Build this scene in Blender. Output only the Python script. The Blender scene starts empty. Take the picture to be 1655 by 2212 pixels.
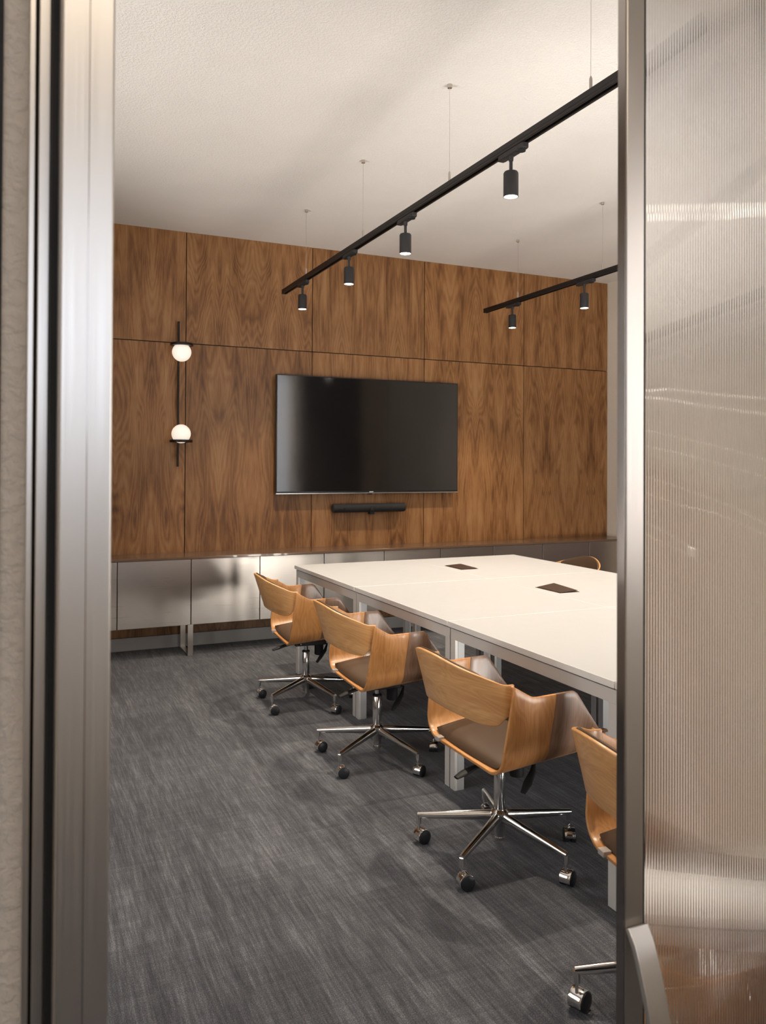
import bpy, bmesh, math, random
from mathutils import Vector, Matrix
random.seed(7)
PI = math.pi
SC = bpy.context.scene
COL = SC.collection

# ------------------------------------------------------------------ camera
YAW, PITCH, ROLL, FPX, CY = 0.426697623, 0.00946193602, 0.00482784507, 1746.53, 988.98
F = Vector((math.sin(YAW)*math.cos(PITCH), math.cos(YAW)*math.cos(PITCH), math.sin(PITCH)))
R0 = Vector((math.cos(YAW), -math.sin(YAW), 0)); U0 = R0.cross(F)
Rv = R0*math.cos(ROLL)+U0*math.sin(ROLL); Uv = -R0*math.sin(ROLL)+U0*math.cos(ROLL)
cam = bpy.data.cameras.new('camera'); co = bpy.data.objects.new('camera', cam); COL.objects.link(co)
M = Matrix((( Rv.x, Uv.x, -F.x, 0), (Rv.y, Uv.y, -F.y, 0), (Rv.z, Uv.z, -F.z, 1.43), (0, 0, 0, 1)))
co.matrix_world = M
cam.sensor_fit = 'HORIZONTAL'; cam.sensor_width = 24.0; cam.lens = FPX/1655*24
cam.shift_y = -(1106-CY)/1655; cam.clip_start = 0.05
cam.dof.use_dof = True; cam.dof.focus_distance = 3.6; cam.dof.aperture_fstop = 8.0
SC.camera = co
SC.view_settings.view_transform = 'Standard'; SC.view_settings.look = 'None'
SC.view_settings.gamma = 1; SC.view_settings.use_curve_mapping = False
SC.view_settings.exposure = 0.2

# ------------------------------------------------------------------ light
SPOT_W, SPOT_COL = 84.0, (1.0, 0.85, 0.67)
DAY_COL = (0.74, 0.86, 1.0)
w = bpy.data.worlds.new('sky'); SC.world = w; w.use_nodes = True
w.node_tree.nodes['Background'].inputs[0].default_value = (0.62, 0.76, 1.0, 1)
w.node_tree.nodes['Background'].inputs[1].default_value = 0.9
def area(name, loc, direction, sx, sy, power, col):
    l = bpy.data.lights.new(name, 'AREA'); l.shape = 'RECTANGLE'; l.size = sx; l.size_y = sy
    l.energy = power; l.color = col
    o = bpy.data.objects.new(name, l); COL.objects.link(o); o.location = loc
    o.rotation_euler = Vector(direction).to_track_quat('-Z', 'Y').to_euler()
    return o
CEIL_FILL_COL = (1.0, 0.94, 0.86)
area('daylight_front', (3.08, 0.45, 1.5), (0, 1, 0), 1.74, 2.8, 34, DAY_COL)
area('ceiling_fill_front', (3.08, -0.25, 0.06), (0, .55, 1), 1.74, 1.6, 420, CEIL_FILL_COL)      # added fill outside the glass, aimed up to brighten the ceiling
area('ceiling_fill_left', (-2.9, 2.6, 0.25), (.6, 0, 1), 1.2, 2.8, 420, CEIL_FILL_COL)  # second added fill, lifting the ceiling from the left
area('daylight_left', (-2.25, 2.6, 1.7), (1, 0, 0), 2.6, 2.0, 36, (1.0, .94, .86))
area('hall_ceiling_light', (0.2, -0.9, 3.15), (0, 0, -1), 1.2, 0.6, 14, (1.0, 0.84, 0.66))
area('daylight_hall', (-0.1, -2.62, 2.05), (0, 1, -.15), 3.0, 1.05, 15, (.90, .93, 1.0))
area('stile_fill_right', (2.13, -.75, 1.75), (-1, 0, 0), 1.3, 1.3, 22, (.95, .95, 1.0))  # added lamp that brightens the door stile and fluted panel

# ------------------------------------------------------------------ node helpers
def mat(name):
    m = bpy.data.materials.new(name); m.use_nodes = True
    nt = m.node_tree; return m, nt, nt.nodes['Principled BSDF']
def N(nt, t, **kw):
    n = nt.nodes.new(t)
    for k, v in kw.items(): setattr(n, k, v)
    return n
def setin(nt, sock, v):
    if isinstance(v, bpy.types.NodeSocket): nt.links.new(v, sock)
    else: sock.default_value = v
def MATH(nt, op, a, b=None, c=None, clamp=False):
    n = N(nt, 'ShaderNodeMath', operation=op, use_clamp=clamp)
    setin(nt, n.inputs[0], a)
    if b is not None: setin(nt, n.inputs[1], b)
    if c is not None: setin(nt, n.inputs[2], c)
    return n.outputs[0]
def VEC(nt, x, y, z):
    n = N(nt, 'ShaderNodeCombineXYZ')
    for i, v in enumerate((x, y, z)): setin(nt, n.inputs[i], v)
    return n.outputs[0]
def NOISE(nt, vec, scale=5, detail=3, rough=.5, dist=0):
    n = N(nt, 'ShaderNodeTexNoise'); nt.links.new(vec, n.inputs['Vector'])
    n.inputs['Scale'].default_value = scale; n.inputs['Detail'].default_value = detail
    n.inputs['Roughness'].default_value = rough; n.inputs['Distortion'].default_value = dist
    return n.outputs[0]
def RAMP(nt, fac, stops):
    n = N(nt, 'ShaderNodeValToRGB'); nt.links.new(fac, n.inputs[0])
    e = n.color_ramp.elements
    while len(e) < len(stops): e.new(0.5)
    for i, (p, c) in enumerate(stops): e[i].position = p; e[i].color = (*c, 1)
    return n.outputs[0]
def MIX(nt, fac, a, b, mode='MIX'):
    n = N(nt, 'ShaderNodeMix', data_type='RGBA', blend_type=mode)
    setin(nt, n.inputs[0], fac)
    for s, v in ((n.inputs[6], a), (n.inputs[7], b)):
        if isinstance(v, tuple): v = (*v, 1) if len(v) == 3 else v
        setin(nt, s, v)
    return n.outputs[2]
def BUMP(nt, b, h, strength=.3, dist=.002):
    n = N(nt, 'ShaderNodeBump'); nt.links.new(h, n.inputs['Height'])
    n.inputs['Strength'].default_value = strength; n.inputs['Distance'].default_value = dist
    nt.links.new(n.outputs[0], b.inputs['Normal'])
def simple(name, col, rough=.5, metal=0, coat=0, bump=None, spec=.5):
    m, nt, b = mat(name)
    b.inputs['Base Color'].default_value = (*col, 1); b.inputs['Roughness'].default_value = rough
    b.inputs['Metallic'].default_value = metal; b.inputs['Coat Weight'].default_value = coat
    b.inputs['Specular IOR Level'].default_value = spec
    tc = N(nt, 'ShaderNodeTexCoord')
    if bump:
        BUMP(nt, b, NOISE(nt, tc.outputs['Object'], bump[0], 3), bump[1], bump[2])
    else:   # faint procedural wear in the gloss
        n = NOISE(nt, tc.outputs['Object'], 14, 2)
        setin(nt, b.inputs['Roughness'], MATH(nt, 'MULTIPLY_ADD', n, rough*.24, rough*.88))
    return m
def emitter(name, col, s):
    m, nt, b = mat(name)
    b.inputs['Base Color'].default_value = (.8, .8, .8, 1)
    b.inputs['Emission Color'].default_value = (*col, 1); b.inputs['Emission Strength'].default_value = s
    return m

# ------------------------------------------------------------------ materials
def wood_veneer():
    m, nt, b = mat('walnut_veneer')
    tc = N(nt, 'ShaderNodeTexCoord'); sp = N(nt, 'ShaderNodeSeparateXYZ'); nt.links.new(tc.outputs['Object'], sp.inputs[0])
    at = N(nt, 'ShaderNodeAttribute', attribute_name='panel'); pid = at.outputs['Fac']
    pu = N(nt, 'ShaderNodeAttribute', attribute_name='local_x').outputs['Fac']
    x, y, z = sp.outputs
    leaf = MATH(nt, 'PINGPONG', pu, .2666)                      # book-matched leaves
    leafn = MATH(nt, 'FLOOR', MATH(nt, 'DIVIDE', pu, .5332))
    seed = MATH(nt, 'MULTIPLY_ADD', pid, 7.31, MATH(nt, 'MULTIPLY', leafn, .0))
    warp = NOISE(nt, VEC(nt, MATH(nt, 'MULTIPLY', leaf, 5), seed, MATH(nt, 'MULTIPLY', z, 1.1)), 1, 3, .5)
    body = NOISE(nt, VEC(nt, MATH(nt, 'MULTIPLY', leaf, 4.2), seed, MATH(nt, 'MULTIPLY_ADD', z, .55, MATH(nt, 'MULTIPLY', warp, .35))), 1, 2.0, .42, .25)
    fine = NOISE(nt, VEC(nt, MATH(nt, 'MULTIPLY', leaf, 60), seed, MATH(nt, 'MULTIPLY', z, 14)), 1, 2, .5)
    f = MATH(nt, 'MULTIPLY_ADD', fine, .012, body)
    ring = MATH(nt, 'ABSOLUTE', MATH(nt, 'SUBTRACT', MATH(nt, 'FRACT', MATH(nt, 'MULTIPLY', f, 26)), .5))
    ring = MATH(nt, 'MULTIPLY', ring, 2)
    fib = NOISE(nt, VEC(nt, MATH(nt, 'MULTIPLY', x, 330), seed, MATH(nt, 'MULTIPLY', z, 9)), 1, 3, .6)
    blot = NOISE(nt, VEC(nt, MATH(nt, 'MULTIPLY', leaf, 9), MATH(nt, 'ADD', seed, 3), MATH(nt, 'MULTIPLY', z, 1.6)), 1, 4, .6, .4)
    t = MATH(nt, 'ADD', MATH(nt, 'MULTIPLY', ring, .12), MATH(nt, 'ADD', MATH(nt, 'MULTIPLY', fib, .34), MATH(nt, 'MULTIPLY', blot, .70)))
    c = RAMP(nt, t, [(.37, (.085, .034, .012)), (.51, (.200, .092, .036)), (.63, (.285, .142, .060)), (.82, (.380, .215, .105))])
    kn = N(nt, 'ShaderNodeTexVoronoi'); nt.links.new(VEC(nt, MATH(nt, 'MULTIPLY', leaf, 5), seed, MATH(nt, 'MULTIPLY', z, 2.2)), kn.inputs['Vector']); kn.inputs['Scale'].default_value = 1
    k = MATH(nt, 'SUBTRACT', 1, MATH(nt, 'MULTIPLY', kn.outputs['Distance'], 11), clamp=True)
    c = MIX(nt, MATH(nt, 'MULTIPLY', k, .7), c, (.045, .02, .01))
    wn = N(nt, 'ShaderNodeTexWhiteNoise', noise_dimensions='1D'); nt.links.new(pid, wn.inputs['W'])
    hs = N(nt, 'ShaderNodeHueSaturation'); nt.links.new(c, hs.inputs['Color']); hs.inputs['Saturation'].default_value = 1.04
    nt.links.new(MATH(nt, 'MULTIPLY_ADD', wn.outputs[0], .22, .90), hs.inputs['Value'])
    nt.links.new(hs.outputs[0], b.inputs['Base Color'])
    b.inputs['Roughness'].default_value = .42; b.inputs['Specular IOR Level'].default_value = .35
    BUMP(nt, b, fib, .12, .0006)
    return m
def chair_wood(name, stops, axis):
    m, nt, b = mat(name)
    tc = N(nt, 'ShaderNodeTexCoord'); oi = N(nt, 'ShaderNodeObjectInfo')
    sp = N(nt, 'ShaderNodeSeparateXYZ'); nt.links.new(tc.outputs['Object'], sp.inputs[0])
    x, y, z = sp.outputs
    s = MATH(nt, 'MULTIPLY', oi.outputs['Random'], 13)
    if axis == 'z':     # grain runs up the sides and across under the seat
        a, l = x, MATH(nt, 'ADD', z, y)
    else:               # grain sweeps round the back
        a, l = MATH(nt, 'ADD', z, MATH(nt, 'MULTIPLY', x, .3)), y
    wv = NOISE(nt, VEC(nt, MATH(nt, 'MULTIPLY', a, 9), MATH(nt, 'MULTIPLY', l, 3.0), s), 1, 2, .5, .3)
    ring = MATH(nt, 'MULTIPLY', MATH(nt, 'ABSOLUTE', MATH(nt, 'SUBTRACT', MATH(nt, 'FRACT', MATH(nt, 'MULTIPLY', wv, 16)), .5)), 2)
    fib = NOISE(nt, VEC(nt, MATH(nt, 'MULTIPLY', a, 260), MATH(nt, 'MULTIPLY', l, 9), s), 1, 3, .6)
    big = NOISE(nt, VEC(nt, MATH(nt, 'MULTIPLY', a, 16), MATH(nt, 'MULTIPLY', l, 2.4), s), 1, 3, .55, .3)
    t = MATH(nt, 'ADD', MATH(nt, 'MULTIPLY', ring, .09), MATH(nt, 'ADD', MATH(nt, 'MULTIPLY', fib, .35), MATH(nt, 'MULTIPLY', big, .5)))
    nt.links.new(RAMP(nt, t, stops), b.inputs['Base Color'])
    b.inputs['Roughness'].default_value = .36; b.inputs['Coat Weight'].default_value = .25; b.inputs['Coat Roughness'].default_value = .22
    return m
def carpet():
    m, nt, b = mat('loop_carpet')
    tc = N(nt, 'ShaderNodeTexCoord'); sp = N(nt, 'ShaderNodeSeparateXYZ'); nt.links.new(tc.outputs['Object'], sp.inputs[0])
    x, y, z = sp.outputs
    streak = NOISE(nt, VEC(nt, MATH(nt, 'MULTIPLY', x, 120), MATH(nt, 'MULTIPLY', y, 7), 0), 1, 3, .62)
    streak2 = NOISE(nt, VEC(nt, MATH(nt, 'MULTIPLY', x, 26), MATH(nt, 'MULTIPLY', y, 1.2), 5), 1, 3, .6)
    cross = NOISE(nt, VEC(nt, MATH(nt, 'MULTIPLY', x, 5), MATH(nt, 'MULTIPLY', y, 55), 2), 1, 3, .6)
    grain = NOISE(nt, VEC(nt, MATH(nt, 'MULTIPLY', x, 330), MATH(nt, 'MULTIPLY', y, 230), 2), 1, 2, .6)
    cloud = NOISE(nt, tc.outputs['Object'], 2.3, 3, .6)
    tile = NOISE(nt, VEC(nt, MATH(nt, 'FLOOR', MATH(nt, 'MULTIPLY', x, 2)), MATH(nt, 'FLOOR', MATH(nt, 'MULTIPLY', MATH(nt, 'ADD', y, MATH(nt, 'MULTIPLY', MATH(nt, 'FLOOR', MATH(nt, 'MULTIPLY', x, 2)), .25)), 2)), 0), 3.7, 0)
    t = MATH(nt, 'MULTIPLY', streak, .38)
    for s_, k in ((streak2, .26), (cross, .12), (grain, .50), (cloud, .14), (tile, .12)):
        t = MATH(nt, 'MULTIPLY_ADD', s_, k, t)
    c = RAMP(nt, t, [(.55, (.022, .023, .028)), (.70, (.061, .063, .073)), (.80, (.108, .112, .126)), (.94, (.25, .255, .275))])
    nt.links.new(c, b.inputs['Base Color'])
    b.inputs['Roughness'].default_value = .95; b.inputs['Specular IOR Level'].default_value = .1
    b.inputs['Sheen Weight'].default_value = .15
    BUMP(nt, b, t, .9, .004)
    return m
def stucco(name, col, scale, st, dist):
    m, nt, b = mat(name)
    tc = N(nt, 'ShaderNodeTexCoord')
    n1 = NOISE(nt, tc.outputs['Object'], scale, 4, .6, .3)
    n2 = NOISE(nt, tc.outputs['Object'], 3, 2)
    c = MIX(nt, n2, col, tuple(v*.93 for v in col))
    nt.links.new(c, b.inputs['Base Color']); b.inputs['Roughness'].default_value = .85
    b.inputs['Specular IOR Level'].default_value = .2
    h = RAMP(nt, n1, [(.42, (0, 0, 0)), (.62, (1, 1, 1))])
    BUMP(nt, b, h, st, dist)
    return m
def brushed(name, col, rough, axis='z', aniso=0.0, strength=.05):
    m, nt, b = mat(name)
    tc = N(nt, 'ShaderNodeTexCoord'); mp = N(nt, 'ShaderNodeMapping'); nt.links.new(tc.outputs['Object'], mp.inputs[0])
    mp.inputs['Scale'].default_value = {'z': (400, 400, 3), 'x': (3, 400, 400), 'y': (400, 3, 400)}[axis]
    n = NOISE(nt, mp.outputs[0], 1, 3, .6)
    b.inputs['Base Color'].default_value = (*col, 1); b.inputs['Metallic'].default_value = 1
    setin(nt, b.inputs['Roughness'], MATH(nt, 'MULTIPLY_ADD', n, rough*.5, rough*.75))
    b.inputs['Anisotropic'].default_value = aniso
    BUMP(nt, b, n, strength, .0004)
    return m
def fluted_glass():
    m, nt, b = mat('fluted_glass')
    b.inputs['Base Color'].default_value = (.93, .91, .89, 1); b.inputs['Roughness'].default_value = .015
    b.inputs['Transmission Weight'].default_value = 1.0; b.inputs['IOR'].default_value = 1.5
    return m
def pane_glass():
    m, nt, b = mat('window_glass'); out = nt.nodes['Material Output']
    tr = N(nt, 'ShaderNodeBsdfTransparent'); gl = N(nt, 'ShaderNodeBsdfGlossy'); gl.inputs['Roughness'].default_value = .02
    fr = N(nt, 'ShaderNodeFresnel'); fr.inputs[0].default_value = 1.35
    mx = N(nt, 'ShaderNodeMixShader'); nt.links.new(fr.outputs[0], mx.inputs[0]); nt.links.new(tr.outputs[0], mx.inputs[1]); nt.links.new(gl.outputs[0], mx.inputs[2])
    nt.links.new(mx.outputs[0], out.inputs[0]); return m

HONEY = [(.30, (.40, .165, .047)), (.50, (.57, .270, .092)), (.66, (.67, .350, .136)), (.85, (.74, .43, .19))]
HBACK = [(.30, (.44, .205, .070)), (.50, (.60, .315, .120)), (.66, (.71, .405, .175)), (.85, (.80, .50, .24))]
WALN = [(.30, (.13, .068, .040)), (.50, (.21, .118, .072)), (.68, (.29, .172, .112)), (.85, (.36, .225, .15))]
MT = dict(
    veneer=wood_veneer(), honey=chair_wood('honey_plywood', HONEY, 'z'), honey_back=chair_wood('honey_plywood_back', HBACK, 'y'),
    walnut=chair_wood('walnut_armrest', WALN, 'z'), carpet=carpet(),
    ceiling=stucco('ceiling_plaster', (.85, .815, .78), 95, .4, .004), wall=stucco('wall_plaster', (.76, .69, .60), 70, .45, .004),
    stucco=stucco('dented_plaster', (.82, .72, .61), 75, .5, .003),
    gap=simple('shadow_gap', (.012, .010, .009), .8), steel=brushed('brushed_steel', (.47, .43, .39), .30, 'x', .0, .012),
    jamb=brushed('anodised_frame', (.70, .66, .61), .34, 'z'), edge=simple('polished_edge', (.42, .38, .36), .12, 1),
    alu=simple('grey_powder_coat', (.66, .63, .59), .42, .1), alu_leg=simple('silver_leg', (.40, .40, .40), .45, .2),
    side_lift=simple('laminate_sides_lightened', (.80, .77, .73), .45),  # tabletop side faces coloured lighter to make up for the dim light there
    white=simple('white_laminate', (.475, .485, .50), .36), brown_top=simple('brown_lacquer_top', (.14, .085, .055), .20, 0, .3),
    carcass=simple('cabinet_carcass', (.10, .075, .055), .6), darkwood=simple('dark_plinth_wood', (.09, .035, .018), .5),
    skirt=simple('baseboard_paint', (.42, .41, .40), .5), chrome=simple('chrome', (.78, .77, .76), .10, 1),
    black=simple('black_plastic', (.009, .009, .010), .6, spec=.35), wheel=simple('black_wheel', (.015, .016, .02), .38),
    leather=simple('brown_leather', (.072, .043, .026), .5, bump=(500, .25, .0006), spec=.3), track=simple('black_track', (.008, .006, .0055), .42, spec=.35),
    lamp_body=simple('charcoal_lamp', (.020, .018, .018), .55, spec=.4), screen=simple('tv_screen', (.012, .0105, .0105), .08, 0, 0, spec=.95),
    bezel=simple('tv_bezel', (.03, .03, .032), .3, .5), silver=simple('silver_strip', (.6, .58, .56), .25, 1),
    cloth=simple('speaker_cloth', (.014, .013, .014), .75), lens=emitter('spot_lens', (1, .93, .82), 30),
    globe=emitter('opal_globe', (1.0, .84, .68), .60), curtain=simple('charcoal_curtain', (.022, .02, .022), .9),
    glass=fluted_glass(), pane=pane_glass(), wire=simple('steel_wire', (.55, .5, .45), .35, 1), flap=simple('dark_flap', (.045, .026, .018), .4, .2),
    rubber=simple('black_gasket', (.008, .007, .006), .7), plate=simple('pale_badge', (.75, .75, .75), .4), tab=simple('beige_tab', (.42, .36, .32), .5),
)

# ------------------------------------------------------------------ mesh helpers
class MB:
    def __init__(s): s.v = []; s.f = []; s.m = []
    def add(s, vs, fs, mi=0):
        o = len(s.v); s.v += [tuple(v) for v in vs]; s.f += [tuple(i+o for i in f) for f in fs]; s.m += [mi]*len(fs); return s
    def box(s, a, b, mi=0, skip=()):
        x0, y0, z0 = a; x1, y1, z1 = b
        vs = [(x0, y0, z0), (x1, y0, z0), (x1, y1, z0), (x0, y1, z0), (x0, y0, z1), (x1, y0, z1), (x1, y1, z1), (x0, y1, z1)]
        fs = [(0, 3, 2, 1), (4, 5, 6, 7), (0, 1, 5, 4), (1, 2, 6, 5), (2, 3, 7, 6), (3, 0, 4, 7)]
        return s.add(vs, fs, mi)
    def loft(s, rings, cap=True, mi=0, closed=False):
        n = len(rings[0]); vs = [p for r in rings for p in r]; fs = []
        k = len(rings)
        for i in range(k if closed else k-1):
            j = (i+1) % k
            for a in range(n):
                b = (a+1) % n
                fs.append((i*n+a, i*n+b, j*n+b, j*n+a))
        if cap and not closed: fs += [tuple(range(n))[::-1], tuple((k-1)*n+a for a in range(n))]
        return s.add(vs, fs, mi)
    def lathe(s, prof, c=(0, 0, 0), axis='z', n=24, mi=0, cap=True):
        rings = []
        for r, h in prof:
            ring = []
            for i in range(n):
                a = 2*PI*i/n; u, v = r*math.cos(a), r*math.sin(a)
                p = {'z': (u, v, h), 'y': (v, h, u), 'x': (h, u, v)}[axis]
                ring.append((p[0]+c[0], p[1]+c[1], p[2]+c[2]))
            rings.append(ring)
        return s.loft(rings, cap, mi)
    def tube(s, pts, rad, n=12, mi=0, sc=(1, 1)):
        P = [Vector(p) for p in pts]; rings = []
        r_ = rad if isinstance(rad, (list, tuple)) else [rad]*len(P)
        for i, p in enumerate(P):
            d = (P[min(i+1, len(P)-1)]-P[max(i-1, 0)]).normalized()
            up = Vector((0, 0, 1)) if abs(d.z) < .95 else Vector((0, 1, 0))
            a = d.cross(up).normalized(); b = a.cross(d).normalized()
            rings.append([p+(a*math.cos(2*PI*k/n)*sc[0]+b*math.sin(2*PI*k/n)*sc[1])*r_[i] for k in range(n)])
        return s.loft(rings, True, mi)
    def grid(s, rows, mi=0):
        n = len(rows[0]); vs = [p for r in rows for p in r]
        fs = [(i*n+j, i*n+j+1, (i+1)*n+j+1, (i+1)*n+j) for i in range(len(rows)-1) for j in range(n-1)]
        return s.add(vs, fs, mi)
    def build(s, name, mats, parent=None, bevel=0, solid=0, smooth=40, offset=-1, loc=None, seg=2, fixn=True, subsurf=0):
        me = bpy.data.meshes.new(name); me.from_pydata(s.v, [], s.f)
        for m_ in (mats if isinstance(mats, (list, tuple)) else [mats]): me.materials.append(m_)
        for p, mi in zip(me.polygons, s.m): p.material_index = mi
        if fixn:
            bm = bmesh.new(); bm.from_mesh(me); bmesh.ops.recalc_face_normals(bm, faces=bm.faces); bm.to_mesh(me); bm.free()
        me.polygons.foreach_set('use_smooth', [True]*len(me.polygons)); me.set_sharp_from_angle(angle=math.radians(smooth))
        o = bpy.data.objects.new(name, me); COL.objects.link(o)
        if parent: o.parent = parent
        if loc: o.location = loc
        if subsurf:
            d = o.modifiers.new('subdivision', 'SUBSURF'); d.levels = d.render_levels = subsurf
        if solid:
            d = o.modifiers.new('thickness', 'SOLIDIFY'); d.thickness = solid; d.offset = offset; d.use_even_offset = True
        if bevel:
            d = o.modifiers.new('bevel', 'BEVEL'); d.width = bevel; d.segments = seg; d.limit_method = 'ANGLE'; d.angle_limit = math.radians(40)
        return o
def boxo(name, a, b, m, parent=None, bevel=0): return MB().box(a, b).build(name, m, parent, bevel)
def tag(o, label=None, cat=None, group=None, kind=None):
    if label: o['label'] = label
    if cat: o['category'] = cat
    if group: o['group'] = group
    if kind: o['kind'] = kind
    return o
def struct(o): o['kind'] = 'structure'; return o
def thing(name, label, cat, loc=(0, 0, 0), rz=0, group=None):
    o = bpy.data.objects.new(name, None); o.empty_display_size = .05; COL.objects.link(o)
    o.location = loc; o.rotation_euler = (0, 0, rz); return tag(o, label, cat, group)
def copy_tree(o, parent=None):
    c = o.copy(); COL.objects.link(c); c.parent = parent
    for ch in [k for k in bpy.data.objects if k.parent == o]: copy_tree(ch, c)
    return c

# ------------------------------------------------------------------ setting
XL, XR, YB, YF0, YF1, YH, H = -2.0, 5.405, 6.463, .84, .955, -2.4, 3.267
struct(boxo('floor', (XL-.1, YH-.1, -.06), (XR+.1, YB+.1, 0), MT['carpet']))
struct(boxo('ceiling', (XL-.1, YH-.1, H), (XR+.1, YB+.1, H+.1), MT['ceiling']))
struct(boxo('wall_right', (XR, YH-.1, 0), (XR+.1, YB+.1, H), MT['wall']))
def wall_with_holes(name, axis, a0, a1, t0, t1, holes, m):
    mb = MB()
    def put(u0, u1, z0, z1):
        if u1-u0 < 1e-4 or z1-z0 < 1e-4: return
        mb.box((u0, t0, z0), (u1, t1, z1)) if axis == 'x' else mb.box((t0, u0, z0), (t1, u1, z1))
    cur = a0
    for (u0, u1, z0, z1) in holes:
        put(cur, u0, 0, H); put(u0, u1, 0, z0); put(u0, u1, z1, H); cur = u1
    put(cur, a1, 0, H)
    return struct(mb.build(name, m))
wall_with_holes('wall_left', 'y', YH, YB, XL-.1, XL, [(1.3, 3.9, .7, 2.7)], MT['wall'])
wall_with_holes('wall_rear', 'x', XL-.1, XR+.1, YH-.1, YH, [(-1.6, 1.4, 1.5, 2.6)], MT['wall'])
wall_with_holes('wall_front', 'x', XL, XR, YF0, YF1, [(.036, 1.60, 0, 2.75), (2.22, 3.94, .06, 2.95)], MT['stucco'])
wall_with_holes('wall_hall_right', 'y', YH, YF0, 1.95, 2.05, [(-1.4, -.1, 1.1, 2.4)], MT['wall'])
def window(name, axis, u0, u1, z0, z1, t, bars):
    mb = MB(); p = .05
    def bb(a0, a1, c0, c1):
        mb.box((a0, t-.03, c0), (a1, t+.03, c1)) if axis == 'x' else mb.box((t-.03, a0, c0), (t+.03, a1, c1))
    bb(u0, u1, z0, z0+p); bb(u0, u1, z1-p, z1); bb(u0, u0+p, z0+p, z1-p); bb(u1-p, u1, z0+p, z1-p)
    for k in range(1, bars):
        c = u0+(u1-u0)*k/bars; bb(c-p/2, c+p/2, z0+p, z1-p)
    c = z1-.75; 
    fr = struct(mb.build(name, MT['jamb'], bevel=.004))
    g = MB()
    g.box((u0+p, t-.004, z0+p), (u1-p, t+.004, z1-p)) if axis == 'x' else g.box((t-.004, u0+p, z0+p), (t+.004, u1-p, z1-p))
    g.build('glass_pane', MT['pane'], fr)
window('window_1', 'x', 2.22, 3.94, .06, 2.95, .90, 3)
window('window_2', 'y', 1.3, 3.9, .7, 2.7, XL-.05, 3)
window('window_3', 'x', -1.6, 1.4, 1.5, 2.6, YH-.05, 3)
window('fill_window_4', 'y', -1.4, -.1, 1.1, 2.4, 2.0, 2)  # added unseen opening that lets the stile fill through

# back wall clad with veneer panels, dark joints between them
pxs = [XL]+[1.218-1.0605*k for k in (2, 1)]+[1.218, 2.272, 3.336, 4.401, XR]
mb = MB(); mb.box((XL-.1, YB+.004, 0), (XR+.1, YB+.12, H), 1)
info = [(0, 0)]*6; g = .0035; pid = 1
for (z0, z1) in ((.10, 2.386), (2.386, H)):
    for i in range(len(pxs)-1):
        mb.box((pxs[i]+g, YB-.012, z0+g), (pxs[i+1]-g, YB+.004, z1-(g if z1 < H else 0)), 0)
        info += [(pid, pxs[i])]*6; pid += 1
wb = struct(mb.build('wall_back', [MT['veneer'], MT['gap']], fixn=False))
me = wb.data
a1 = me.attributes.new('panel', 'FLOAT', 'FACE'); a2 = me.attributes.new('local_x', 'FLOAT', 'POINT')
for p, (i_, x0) in zip(me.polygons, info):
    a1.data[p.index].value = i_
    for v in p.vertices: a2.data[v].value = me.vertices[v].co.x-x0
bb_ = MB().box((XL, YB-.014, 0), (XR, YB-.002, .10)); struct(bb_.build('baseboard_back', MT['skirt'], bevel=.002))

struct(boxo('added_panel', (XR-.02, YF1+.01, .0), (XR-.001, 5.75, .80), MT['darkwood'], bevel=.002))   # added dark panel, out of view, to turn the steel doors' reflection brown

# doorway: aluminium post and profiles on the left, sliding fluted leaf on the right
ZD = 2.75
struct(boxo('trim_1', (.0325, .72, 0), (.0745, .96, ZD), MT['jamb'], bevel=.0015))
MB().box((.0540, .7192, .0), (.0546, .7203, ZD)).build('post_seam', MT['edge'], bpy.data.objects['trim_1'])
struct(boxo('trim_2', (.0265, .765, 0), (.0325, .96, ZD), MT['rubber']))
mb = MB(); mb.box((.0165, .785, 0), (.0262, .838, ZD)); mb.box((.0085, .792, 0), (.0140, .838, ZD)); mb.box((.0140, .815, 0), (.0165, .838, ZD), 1)
struct(mb.build('trim_3', [MT['jamb'], MT['rubber']], bevel=.0008))
struct(boxo('trim_4', (-.06, .832, 0), (-.0133, .84, H), MT['rubber']))
leaf = thing('sliding_door', 'sliding aluminium door leaf with fluted translucent panel and bow handle', 'door', (0, 0, 0))
leaf.name = 'door_1'; del leaf['label']; del leaf['category']; leaf['kind'] = 'structure'
mb = MB(); mb.box((.683, .78, .01), (.711, .796, 2.72)); mb.box((1.58, .78, .01), (1.62, .796, 2.72)); mb.box((.711, .78, 2.66), (1.58, .796, 2.72)); mb.box((.711, .78, .01), (1.58, .796, .08))
mb.build('door_frame', MT['jamb'], leaf, bevel=.0012)
mb = MB(); mb.box((.675+.0065, .7815, .01), (.683, .795, 2.72)); mb.build('edge_strip', MT['edge'], leaf)
mb = MB(); mb.box((.711, .784, .08), (.7165, .795, 2.66)); mb.build('gasket', MT['rubber'], leaf)
# fluted sheet
mb = MB(); pitch = .0046; n = int((1.58-.7165)/pitch); seg = 10; top, bot = [], []
xs = []; ys = []
for i in range(n*seg+1):
    ph = i/seg; xs.append(.7165+ph*pitch); ys.append(.7868-.00024*math.cos(2*PI*ph))
front = [[(x_, y_, z_) for x_, y_ in zip(xs, ys)] for z_ in (.08, 2.66)]
backr = [[(x_, .7925, z_) for x_ in xs] for z_ in (.08, 2.66)]
mb.grid([front[0], front[1], backr[1], backr[0], front[0]])
bm_v = mb.v
o = mb.build('fluted_panel', MT['glass'], leaf, smooth=50)
bm = bmesh.new(); bm.from_mesh(o.data); bmesh.ops.remove_doubles(bm, verts=bm.verts, dist=1e-5); bmesh.ops.holes_fill(bm, edges=bm.edges, sides=0); bmesh.ops.recalc_face_normals(bm, faces=bm.faces); bm.to_mesh(o.data); bm.free()
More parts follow.
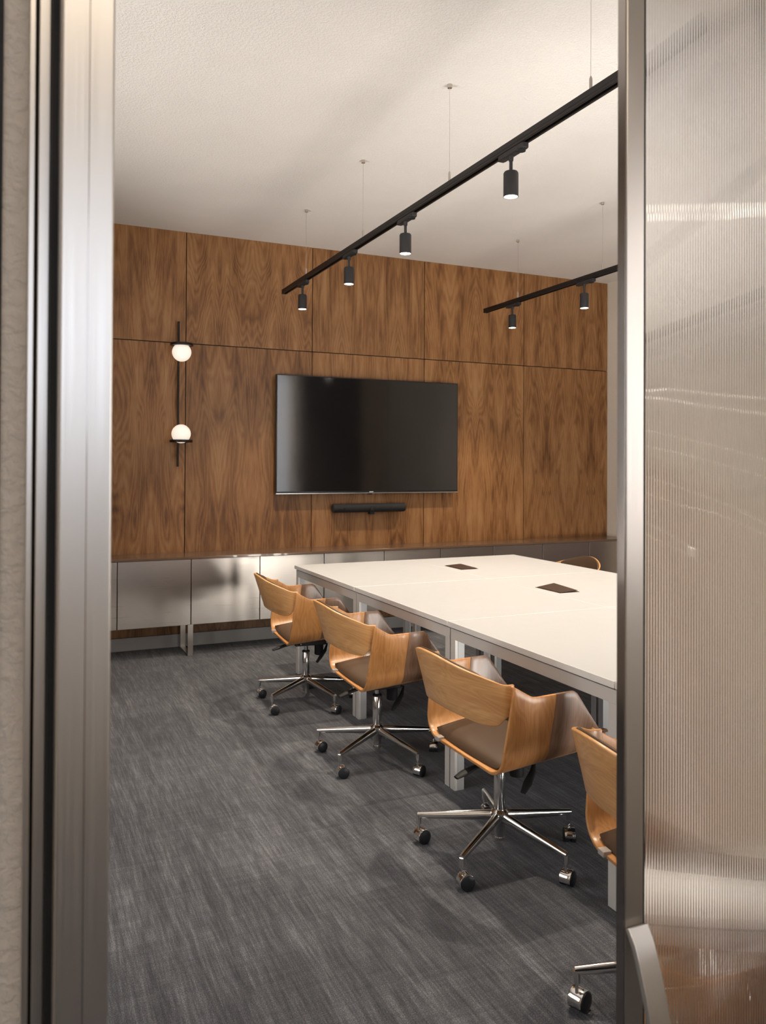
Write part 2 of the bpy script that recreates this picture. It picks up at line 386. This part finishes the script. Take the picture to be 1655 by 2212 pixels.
# bow handle: flat bar arching towards the hall
mb = MB(); pts = []
ztop, zbot, dep = .866, .40, .055
K = 28
for k in range(K+1):
    s_ = k/K; z_ = ztop+(zbot-ztop)*s_
    pts.append((.7795-dep*math.sin(PI*s_)**.75, z_))
def bar(th, x0, x1):
    rings = []
    for k, (y_, z_) in enumerate(pts):
        a = pts[max(k-1, 0)]; b = pts[min(k+1, K)]
        t_ = Vector((b[0]-a[0], b[1]-a[1])).normalized(); n_ = Vector((t_.y, -t_.x))
        if n_.x > 0: n_ = -n_
        q0 = (y_+n_.x*0, z_+n_.y*0); q1 = (y_+n_.x*th, z_+n_.y*th)
        rings.append([(x0, q0[0], q0[1]), (x1, q0[0], q0[1]), (x1, q1[0], q1[1]), (x0, q1[0], q1[1])])
    return rings
mb.loft(bar(.008, .682, .712)); mb.build('door_handle', MT['jamb'], leaf, bevel=.001, smooth=30)

# curtain beside the front window
mb = MB(); rows = []
for z_ in (.03, 1.6, 3.2):
    rows.append([(3.98+.95*i/120, 1.045+.035*math.sin(i*.55)+.01*math.sin(i*.21+z_), z_) for i in range(121)])
cu = mb.grid(rows).build('curtain', MT['curtain'], solid=.004)
tag(cu, 'charcoal floor-length curtain beside the front window, mirrored in the screen', 'curtain')

# ------------------------------------------------------------------ credenza
YC = 6.106
tag(boxo('credenza_top', (-1.0, YC-.004, .722), (XR-.002, YB-.016, .740), MT['brown_top'], bevel=.0015), 'long dark brown lacquered worktop running under the veneered wall', 'worktop')
ux = [-.909, .147, 1.204, 2.2615, 3.3225, 4.3800, XR-.004]
labs = ['low steel cabinet at far left, cut off by the door post', 'low brushed steel cabinet left of the open loop leg, nearest the door post',
        'low brushed steel cabinet between the first chair and the open loop leg', 'low brushed steel cabinet behind the left corner of the white table',
        'low steel cabinet under the right half of the television, behind the table', 'low brown-reflecting steel cabinet in the right corner by the plaster wall']
for i in range(6):
    x0, x1 = ux[i], ux[i+1]
    t = thing('storage_cabinet', labs[i], 'cabinet', (x0, YC, 0), 0, 'steel cabinets of the low sideboard')
    L = x1-x0
    MB().box((.002, .022, .235), (L-.002, YB-.02-YC, .7205)).build('body', MT['carcass'], t)
    mid = L/2 if i < 5 else 4.9045-x0
    for (a, b) in ((.003, mid-.003), (mid+.003, L-.003)):
        MB().box((a, 0, .233), (b, .020, .7205)).build('door', MT['steel'], t, bevel=.001)
    mb = MB(); mb.box((-.022, .0, .0), (.018, .012, .232)); mb.box((-.022, .30, .0), (.018, .312, .232)); mb.box((-.022, .012, .0), (.018, .30, .010))
    if i > 0:
        mb.build('loop_leg', MT['steel'], t, bevel=.0008)

# ------------------------------------------------------------------ television, soundbar, sconce
t = thing('tv', 'large flat black television hung on the veneered wall', 'television', (2.79, YB-.038, 1.682))
MB().box((-.852, -.052, -.489), (.849, -.018, .492)).build('casing', MT['bezel'], t, bevel=.003)
MB().box((-.844, -.0535, -.470), (.841, -.0515, .484)).build('screen', MT['screen'], t)
MB().box((-.852, -.0545, -.4915), (.849, -.050, -.484)).build('chrome_strip', MT['silver'], t)
MB().box((-.020, -.0546, -.4815), (.016, -.0530, -.4745)).build('badge', MT['plate'], t)
MB().box((-.03, -.050, -.501), (.006, -.036, -.489)).build('sensor', MT['black'], t)
MB().box((-.3, -.018, -.25), (.3, .026, .25)).build('wall_bracket', MT['black'], t)
t = thing('soundbar', 'black conference soundbar with small camera mounted below the television', 'soundbar', (2.777, YB-.012, 1.066))
MB().lathe([(.030, -.339), (.037, -.334), (.038, -.325), (.038, .325), (.037, .334), (.030, .339)], (0, -.06, 0), 'x', 28).build('body', MT['cloth'], t, smooth=30)
mb = MB().lathe([(.010, -.112), (.019, -.110), (.022, -.10), (.022, -.06)], (.012, 0, -.012), 'y', 20); mb.box((-.008, -.105, -.055), (.032, -.05, -.012)); mb.build('camera', MT['black'], t, bevel=.003)
MB().box((-.275, -.0985, -.006), (-.235, -.0965, .0)).build('mark', MT['edge'], t)
MB().box((-.2, -.03, -.025), (.2, 0, .025)).build('wall_bracket', MT['black'], t)
YS = YB-.012
t = thing('wall_lamp', 'tall black rod sconce with two glowing opal globes on wood panel', 'wall lamp', (1.160, YS, 0))
MB().lathe([(.0085, 1.413), (.0085, 2.549)], (-.006, -.035, 0), 'z', 14).build('rod', MT['track'], t)
for zc in (1.50, 2.46):
    MB().lathe([(.006, 0), (.006, -.03)], (-.006, 0, zc), 'y', 12).build('wall_mount', MT['track'], t)
for zc, zd, nm in ((2.302, 2.362, 1), (1.668, 1.612, 0)):
    r = .073
    pr_ = [(max(r*math.sin(PI*k/20), .0006), -r*math.cos(PI*k/20)) for k in range(21)]
    gl = MB().lathe(pr_, (.008, -.095, zc), 'z', 32).build('globe', MT['globe'], t)
    ring = [(.030, zd-.0095), (.087, zd-.0095), (.087, zd+.0095), (.030, zd+.0095)]
    dk = MB().lathe([(.046, zd-.0095), (.087, zd-.0095), (.087, zd+.0095), (.046, zd+.0095)], (.008, -.095, 0), 'z', 40, cap=False)
    dk.lathe([(.046, zd+.0095), (.046, zd-.0095)], (.008, -.095, 0), 'z', 40, cap=False)
    dk.build('disc', MT['track'], t, bevel=.001)

# ------------------------------------------------------------------ tracks and spots
def track(x, y0, y1, label, wires):
    t = thing('lighting_track', label, 'track', (x, 0, 0), 0, 'suspended black lighting tracks')
    mb = MB(); zb, zt, hw = 2.757, 2.792, .0185
    mb.box((-hw, y0, zb+.012), (hw, y1, zt)); mb.box((-hw, y0, zb), (-.008, y1, zb+.012)); mb.box((.008, y0, zb), (hw, y1, zb+.012))
    mb.build('rail', MT['track'], t, bevel=.0012)
    MB().box((-hw-.001, y1, zb-.001), (hw+.001, y1+.008, zt+.001)).build('end_cap', MT['track'], t)
    for wy in wires:
        wr = MB().tube([(0, wy, zt), (0, wy, H-.004)], .0009, 6).build('suspension_cable', MT['wire'], t)
        MB().lathe([(.006, zt), (.006, zt+.045), (.002, zt+.055)], (0, wy, 0), 'z', 10).build('gripper', MT['wire'], wr)
        MB().lathe([(.011, H-.018), (.011, H-.0005)], (0, wy, 0), 'z', 12).build('ceiling_cap', MT['wire'], wr)
    return t
track(1.89, 1.1, 6.02, 'long black lighting track over the left side of the table', (5.51, 4.465, 3.40, 2.35, 1.3))
track(3.70, 1.1, 6.00, 'far black lighting track, its near part behind the door leaf', (5.51, 4.47, 3.42, 2.37, 1.32))
def make_spot():
    t = thing('track_spotlight', 'x', 'spotlight', (0, 0, 0))
    mb = MB()
    outline = [(-.013, -.11), (.013, -.11), (.017, -.095), (.017, .065), (.013, .08), (-.013, .08), (-.017, .065), (-.017, -.095)]
    mb.loft([[(x_, y_, z_) for x_, y_ in outline] for z_ in (2.735, 2.7575)])
    ad = mb.build('adapter', MT['lamp_body'], t, bevel=.002)
    MB().lathe([(.012, 2.728), (.019, 2.730), (.019, 2.742)], (0, -.075, 0), 'z', 16).build('lock_dial', MT['black'], ad)
    MB().lathe([(.010, 2.715), (.0115, 2.735)], (0, 0, 0), 'z', 16).build('swivel', MT['lamp_body'], t)
    MB().lathe([(.005, 2.668), (.0075, 2.680), (.0075, 2.722), (.0095, 2.723), (.0095, 2.73)], (0, 0, 0), 'z', 16).build('stem', MT['lamp_body'], t)
    r = .0315
    MB().lathe([(.004, 2.671), (r-.004, 2.669), (r, 2.662), (r, 2.5625), (r-.0025, 2.5625), (r-.0025, 2.582), (.004, 2.582)], (0, 0, 0), 'z', 32).build('lamp_housing', MT['lamp_body'], t, smooth=30)
    MB().lathe([(r-.0028, 2.5655), (r*.6, 2.562), (.001, 2.561)], (0, 0, 0), 'z', 28).build('lens', MT['lens'], t)
    l = bpy.data.lights.new('beam', 'SPOT'); l.energy = SPOT_W; l.color = SPOT_COL; l.spot_size = math.radians(104); l.spot_blend = .75; l.shadow_soft_size = .024
    lo = bpy.data.objects.new('beam', l); COL.objects.link(lo); lo.parent = t; lo.location = (0, 0, 2.555)
    return t
SP = [(1.89, 5.586, 'spotlight nearest the far end of the left track'), (1.89, 4.686, 'second spotlight from the far end of the left track'),
      (1.89, 3.881, 'third spotlight from the far end of the left track'), (1.89, 2.869, 'largest spotlight, nearest in view, hanging under the left track'),
      (1.89, 1.93, 'spotlight whose adapter just shows beside the door edge on left track'),
      (3.70, 5.588, 'spotlight at the far end of the right track'), (3.70, 4.667, 'second spotlight on the right track, right above the veneer corner'),
      (3.70, 3.78, 'spotlight on right track, blurred streak behind the fluted door'), (3.70, 2.87, 'nearer spotlight on the right track, high streak behind fluted door')]
sp0 = make_spot()
for i, (x_, y_, lb) in enumerate(SP):
    o = sp0 if i == 0 else copy_tree(sp0)
    o.location = (x_, y_, 0); o['label'] = 'black cylinder '+lb; o['group'] = 'track spotlights'

# ------------------------------------------------------------------ desks
ROWS = [(5.328, 4.253), (4.247, 3.162), (3.156, 2.062), (2.056, .985)]
rl = ['at the far end of the table block', 'in the second row from the back wall', 'in the third row from the back wall', 'in the nearest row, mostly hidden by the door leaf']
def desk(x0, x1, y0, y1, label, sides):
    t = thing('desk', label, 'desk', ((x0+x1)/2, (y0+y1)/2, 0), 0, 'white desks pushed together into one table')
    cx_, cy_ = t.location.x, t.location.y
    a, b, c, d = x0-cx_, x1-cx_, y0-cy_, y1-cy_
    top = MB().box((a+.001, c, .716), (b-.001, d, .740)); top.m = [0, 0, 1, 1, 1, 1]
    top.build('tabletop', [MT['white'], MT['side_lift']], t, bevel=.0012)
    xa, xb = a+.014, b-.014
    bt = .708; bh = .046
    mb = MB()
    for xx in (xa, xb-.014):
        mb.box((xx, c+.002, bt-bh), (xx+.014, d-.002, bt))
    mb.box((xa+.014, c+.002, bt-bh), (xb-.014, c+.016, bt)); mb.box((xa+.014, d-.016, bt-bh), (xb-.014, d-.002, bt))
    mb.build('frame', MT['alu'], t, bevel=.001)
    mb = MB()
    for xx in (xa+.06, xb-.10):
        for yy in (c+.1, d-.14): mb.box((xx, yy, bt), (xx+.04, yy+.04, .716))
    mb.box((xa+.006, c+.01, bt), (xb-.006, d-.01, .7125))
    mb.build('spacer', MT['black'], t)
    for xx, s in ((xa, 1), (xb, -1)):
        for yy, q in ((c+.002, 1), (d-.002, -1)):
            m_ = MB(); y0_, y1_ = sorted((yy, yy+q*.040)); x0_, x1_ = sorted((xx, xx+s*.014))
            m_.box((x0_, y0_, .0), (x1_, y1_, bt-bh))
            x2_, x3_ = sorted((xx+s*.014, xx+s*.048)); yq0, yq1 = sorted((yy+q*.004, yy+q*.040))
            m_.box((x2_, yq0, .0), (x3_, yq1, bt-bh-.004), 1)
            m_.build('leg', [MT['alu'], MT['alu_leg']], t, bevel=.001)
    return t
for (y1_, y0_), r_ in zip(ROWS, rl):
    desk(1.755, 2.649, y0_, y1_, 'white left-hand desk '+r_, 1)
    desk(2.651, 3.548, y0_, y1_, 'white right-hand desk '+r_, 1)
for (y_, lb, lift) in ((4.79, 'dark cable flap in the white tabletop nearer the cabinets', .006), (3.72, 'dark cable flap with ruffled edge in the nearer part of the white tabletop', .016), (2.61, 'dark cable flap in the tabletop hidden behind the fluted door', .006)):
    if y_ < 3: continue
    t = thing('cable_flap', lb, 'cable flap', (2.765, y_, .740), 0, 'cable flaps in the table')
    MB().box((-.065, -.115, 0), (.065, .115, .002)).build('frame', MT['flap'], t)
    mb = MB(); mb.loft([[(-.058, -.108, .0022), (.058, -.108, .0022+lift*.3), (.058, -.108, .0042+lift*.3), (-.058, -.108, .0042)], [(-.058, .108, .0022), (.058, .108, .0022+lift), (.058, .108, .0042+lift), (-.058, .108, .0042)]])
    mb.build('lid', MT['flap'], t, bevel=.0006)

# ------------------------------------------------------------------ chairs
def interp(x, xs, ys):
    if x <= xs[0]: return ys[0]
    for i in range(len(xs)-1):
        if x <= xs[i+1]: return ys[i]+(ys[i+1]-ys[i])*(x-xs[i])/(xs[i+1]-xs[i])
    return ys[-1]
def smooth_interp(x, xs, ys):
    return sum(interp(x+d, xs, ys) for d in (-5, -2.5, 0, 2.5, 5))/5
TH = .011
# side outline of the shell: u columns, (bottom x, bottom z) and (top x, top z)
UC = [(-.165, -.130, .698), (-.150, -.114, .690), (-.125, -.088, .675), (-.095, -.062, .660), (-.080, -.050, .6555), (-.060, -.034, .6545), (-.02, .000, .656), (.02, .041, .657), (.06, .078, .658), (.10, .114, .659), (.115, .128, .650), (.15, .160, .604), (.19, .199, .548), (.225, .235, .496), (.262, .262, .455)]
def zbot(x): return .389+(x+.165)*.09
def shell_section(bx, tx, tz, side, w0=0.0):
    zb = zbot(bx); pts = []
    K_ = 9
    for k in range(K_+1):       # corner arc, from flat to side
        a = (PI/2)*k/K_; rr = .078; 
        pts.append((bx+(tx-bx)*.15*(k/K_), side*(.190+rr*math.sin(a)), zb+rr*(1-math.cos(a))*.95))
    x1_, y1_, z1_ = pts[-1]
    n_ = 8
    for k in range(1, n_+1):
        w_ = k/n_
        zz = z1_+(max(tz, z1_+.004)-z1_)*w_
        pts.append((x1_+(tx-x1_)*w_, side*(.268+.016*math.sin(w_*PI/2)), zz))
    return pts
def make_shell():
    rows = []
    for (bx, tx, tz) in UC:
        L_ = shell_section(bx, tx, tz, -1)[::-1]; R_ = shell_section(bx, tx, tz, 1)
        midp = [(bx, y_, zbot(bx)) for y_ in (-.14, -.07, 0, .07, .14)]
        rows.append(L_+midp+R_)
    return rows
TXS = [0, 10, 20, 30, 40, 60, 80]; TZS = [.778, .776, .768, .756, .745, .724, .700]
BXS = [0, 20, 40, 55, 68, 76, 80]; BZS = [.574, .570, .563, .559, .562, .573, .594]
def back_pt(deg, z, off=0.0):
    t_ = math.radians(deg); d = .178+(z-.737)*.34; w_ = .268
    x_, y_ = -.125-d*math.cos(t_), w_*math.sin(t_)
    if abs(deg) > 84: return (-.125-d*math.cos(math.radians(84))+(abs(deg)-84)*.0035+0*off, math.copysign(w_-off, deg), z)
    nx, ny = math.cos(t_)*w_, -math.sin(t_)*d
    L_ = math.hypot(nx, ny)
    return (x_+nx/L_*off, y_+ny/L_*off, z)
def make_chair(tall):
    t = thing('office_chair', 'x', 'chair')
    rows = make_shell()
    MB().grid(rows[:8]+[]).build('seat_shell', MT['honey'], t, solid=TH, bevel=.002, smooth=55, offset=0)
    nseat = len(rows[0]); lo, hi = 10, nseat-10
    # front part: side wings are darker walnut armrest leaves, bottom stays honey
    sh2 = MB(); sh2.grid([r[13:nseat-13] for r in rows[7:]]); sh2.build('seat_front', MT['honey'], t, solid=TH, bevel=.002, smooth=55, offset=0)
    MB().grid([r[:14] for r in rows[7:]]).build('armrest', MT['walnut'], t, solid=TH, bevel=.0015, smooth=55, offset=0)
    MB().grid([r[nseat-14:] for r in rows[7:]]).build('armrest', MT['walnut'], t, solid=TH, bevel=.0015, smooth=55, offset=0)
    # back
    g_ = []
    degs = [-92+4*k for k in range(47)]
    for d_ in degs:
        zb_, zt_ = smooth_interp(abs(d_), BXS, BZS), smooth_interp(abs(d_), TXS, TZS)
        g_.append([back_pt(d_, zb_+(zt_-zb_)*k/8, .006) for k in range(9)])
    MB().grid(g_).build('backrest', MT['honey_back'], t, solid=TH, bevel=.003, smooth=60, offset=0, seg=3)
    g_ = []
    for d_ in [-58+4*k for k in range(30)]:
        e = max(0, (abs(d_)-46)/12)
        zb_, zt_ = smooth_interp(abs(d_), BXS, BZS)+.02+.02*e*e, smooth_interp(abs(d_), TXS, TZS)+.0015-.008*e*e
        g_.append([back_pt(d_, zb_+(zt_-zb_)*k/8, .018+.004*math.sin(PI*k/8)) for k in range(9)])
    MB().grid(g_).build('back_pad', MT['leather'], t, solid=.010, bevel=.004, smooth=60, offset=0, seg=3)
    # seat pad
    g_ = []
    nx_, ny_ = 16, 20
    top_, bot_ = [], []
    for i in range(nx_+1):
        u = -1+2*i/nx_; rt, rb = [], []
        for j in range(ny_+1):
            v = -1+2*j/ny_
            xx = .048+.200*u*math.sqrt(max(0, 1-.10*v*v)); yy = .232*v*math.sqrt(max(0, 1-.06*u*u))
            e = (1-abs(u)**5)*(1-abs(v)**6)
            lift = max(0, abs(yy)-.185)**2*9
            rt.append((xx, yy, zbot(xx)+.012+lift+.024*e**.6)); rb.append((xx, yy, zbot(xx)+.0075+lift))
        top_.append(rt); bot_.append(rb)
    mb = MB(); mb.grid(top_); mb.grid([r[::-1] for r in bot_])
    sp_ = mb.build('seat_pad', MT['leather'], t, smooth=60)
    bm = bmesh.new(); bm.from_mesh(sp_.data)
    be = [e for e in bm.edges if e.is_boundary]
    bmesh.ops.bridge_loops(bm, edges=be); bmesh.ops.recalc_face_normals(bm, faces=bm.faces)
    for f_ in bm.faces: f_.smooth = True
    bm.to_mesh(sp_.data); bm.free()
    MB().box((-.176, .150, .388), (-.150, .180, .4045)).build('clip', MT['tab'], t, bevel=.002)
    # mechanism
    mb = MB(); mb.box((-.10, -.075, .366), (.13, .075, .384)); mb.box((-.075, -.045, .338), (.115, .045, .368)); mb.lathe([(.013, -.052), (.013, .052)], (-.045, 0, .352), 'y', 14)
    mb.build('mechanism', MT['black'], t, bevel=.004)
    MB().lathe([(.005, -.056), (.005, .056)], (-.045, 0, .352), 'y', 12).build('bolt', MT['chrome'], t)
    rings = []
    def paddle(path, ws, th):
        rg = []
        for i, p in enumerate(path):
            p = Vector(p); d = (Vector(path[min(i+1, len(path)-1)])-Vector(path[max(i-1, 0)])).normalized()
            s_ = d.cross(Vector((0, 0, 1))).normalized(); n_ = s_.cross(d).normalized()
            w_ = ws[i]
            rg.append([p+s_*w_*math.cos(a)+n_*th[i]*math.sin(a) for a in [2*PI*k/12 for k in range(12)]])
        return rg
    MB().loft(paddle([(-.06, -.03, .358), (-.10, -.036, .354), (-.14, -.042, .349), (-.18, -.048, .340), (-.215, -.052, .330)], [.008, .008, .014, .019, .012], [.007, .007, .008, .008, .005])).build('height_lever', MT['black'], t, smooth=60)
    MB().loft(paddle([(.09, -.03, .352), (.118, -.05, .345), (.10, -.068, .31), (.07, -.078, .275), (.045, -.084, .245)], [.004, .005, .013, .020, .012], [.004, .004, .005, .005, .004])).build('tilt_lever', MT['black'], t, smooth=60)
    kp = [(.014, .266), (.026, .270), (.0275, .274), (.0275, .330), (.018, .338)]
    MB().lathe(kp, (.085, .015, 0), 'z', 22).build('tension_knob', MT['black'], t, smooth=30)
    zt = .352 if tall else .308
    MB().lathe([(.0205, .150), (.0215, .152), (.0215, zt-.003), (.0195, zt)], (0, 0, 0), 'z', 28).build('column', MT['chrome'], t, smooth=35)
    mb = MB().lathe([(.0125, zt-.01), (.0125, .345)], (0, 0, 0), 'z', 20); mb.build('gas_piston', MT['chrome'], t)
    MB().lathe([(.0235, zt-.004), (.0235, zt+.004), (.015, zt+.008)], (0, 0, 0), 'z', 24).build('collar', MT['black'], t, smooth=35)
    # five-star base
    BR = BASE_ROT[0]
    bs = MB(); bs.lathe([(.012, .052), (.021, .056), (.021, .066), (.0195, .068), (.0195, .122), (.026, .132), (.0335, .146), (.033, .157), (.024, .167), (.012, .167)], (0, 0, 0), 'z', 30)
    bo = bs.build('base', MT['chrome'], t, smooth=35)
    for k in range(5):
        a = math.radians(BR+72*k); cx_, sy_ = math.cos(a), math.sin(a)
        rg = []
        for (r_, zc, hw, hh) in ((.018, .141, .0145, .021), (.10, .131, .014, .0185), (.20, .120, .0125, .015), (.297, .109, .011, .0115), (.309, .1085, .010, .010)):
            rg.append([(r_*cx_-hw*math.cos(b)*sy_, r_*sy_+hw*math.cos(b)*cx_, zc+hh*math.sin(b)) for b in [2*PI*q/14 for q in range(14)]])
        arm = MB(); arm.loft(rg); arm.lathe([(.0105, .108), (.0105, .078), (.008, .076)], (.303*cx_, .303*sy_, 0), 'z', 14)
        arm.build('base_arm', MT['chrome'], bo, smooth=50)
        # caster
        px_, py_ = .303*cx_, .303*sy_
        sw = SWIVEL[k]; ax = Vector((math.cos(sw), math.sin(sw), 0)); fw = Vector((-math.sin(sw), math.cos(sw), 0)); up = Vector((0, 0, 1))
        c0 = Vector((px_, py_, .0265))+fw*.014
        def disc(o0, o1, r_, mbx, n=24, prof=None):
            mbx.loft([[c0+ax*off+(fw*math.cos(b)+up*math.sin(b))*rr for b in [2*PI*q/n for q in range(n)]] for off, rr in prof])
        hood = MB()
        arcs = [math.radians(q) for q in range(-5, 206, 12)]
        for (o_in, o_out) in ((-.0195, .0195),):
            outer = [[c0+ax*o_+(fw*math.cos(b)+up*math.sin(b))*.0285 for o_ in (o_in, -.006, .006, o_out)] for b in arcs]
            hood.grid(outer)
        hd = hood
        cs = hd.build('caster', MT['chrome'], t, solid=.0025, smooth=50, bevel=.0004)
        mbs = MB().lathe([(.0045, .078), (.0045, .05)], (px_, py_, 0), 'z', 10); mbs.build('caster_pin', MT['chrome'], cs)
        for s_ in (-1, 1):
            m2 = MB(); disc(0, 0, 0, m2, prof=[(s_*.004, .012), (s_*.005, .0245), (s_*.017, .0262), (s_*.0215, .0255), (s_*.0235, .022), (s_*.0238, .004)])
            m2.build('wheel', MT['wheel'], cs, smooth=40)
    return t
BASE_ROT = [140]
SWIVEL = [math.radians(q) for q in (-82, -98, -60, 150, -110)]
CH = [(1.606, 4.643, -4.7, .010, 'plywood armchair at the far end of the row, nearest the steel cabinets', False),
      (1.620, 3.618, -2.1, .006, 'plywood armchair second from the far end, between two others', False),
      (1.638, 2.548, 0, 0, 'plywood armchair in the foreground seen whole, on chrome castor base', True),
      (1.622, 1.592, -8, -.026, 'nearest plywood armchair, cut off by the door edge', True),
      (3.620, 4.880, 180, -.022, 'lone armchair across the table, only its brown padded back top showing', False),
      (3.620, 3.780, 180, -.040, 'armchair across the table hidden behind the fluted door leaf', False)]
protoA = make_chair(False); BASE_ROT[0] = 141; protoB = make_chair(True)
used = set()
for (x_, y_, r_, dz, lb, tall) in CH:
    p = protoB if tall else protoA
    if tall not in used: o = p; used.add(tall)
    else: o = copy_tree(p)
    o.location = (x_, y_, 0); o['label'] = 'honey '+lb; o['group'] = 'office chairs around the table'
    rz = math.radians(r_)
    for ch in [k for k in bpy.data.objects if k.parent == o]:
        nm = ch.name.split('.')[0]
        if nm in ('base', 'caster', 'column', 'collar'): ch.rotation_euler = (0, 0, math.radians(12) if y_ < 2 else 0)
        else: ch.rotation_euler = (0, 0, rz); ch.location = (0, 0, dz)
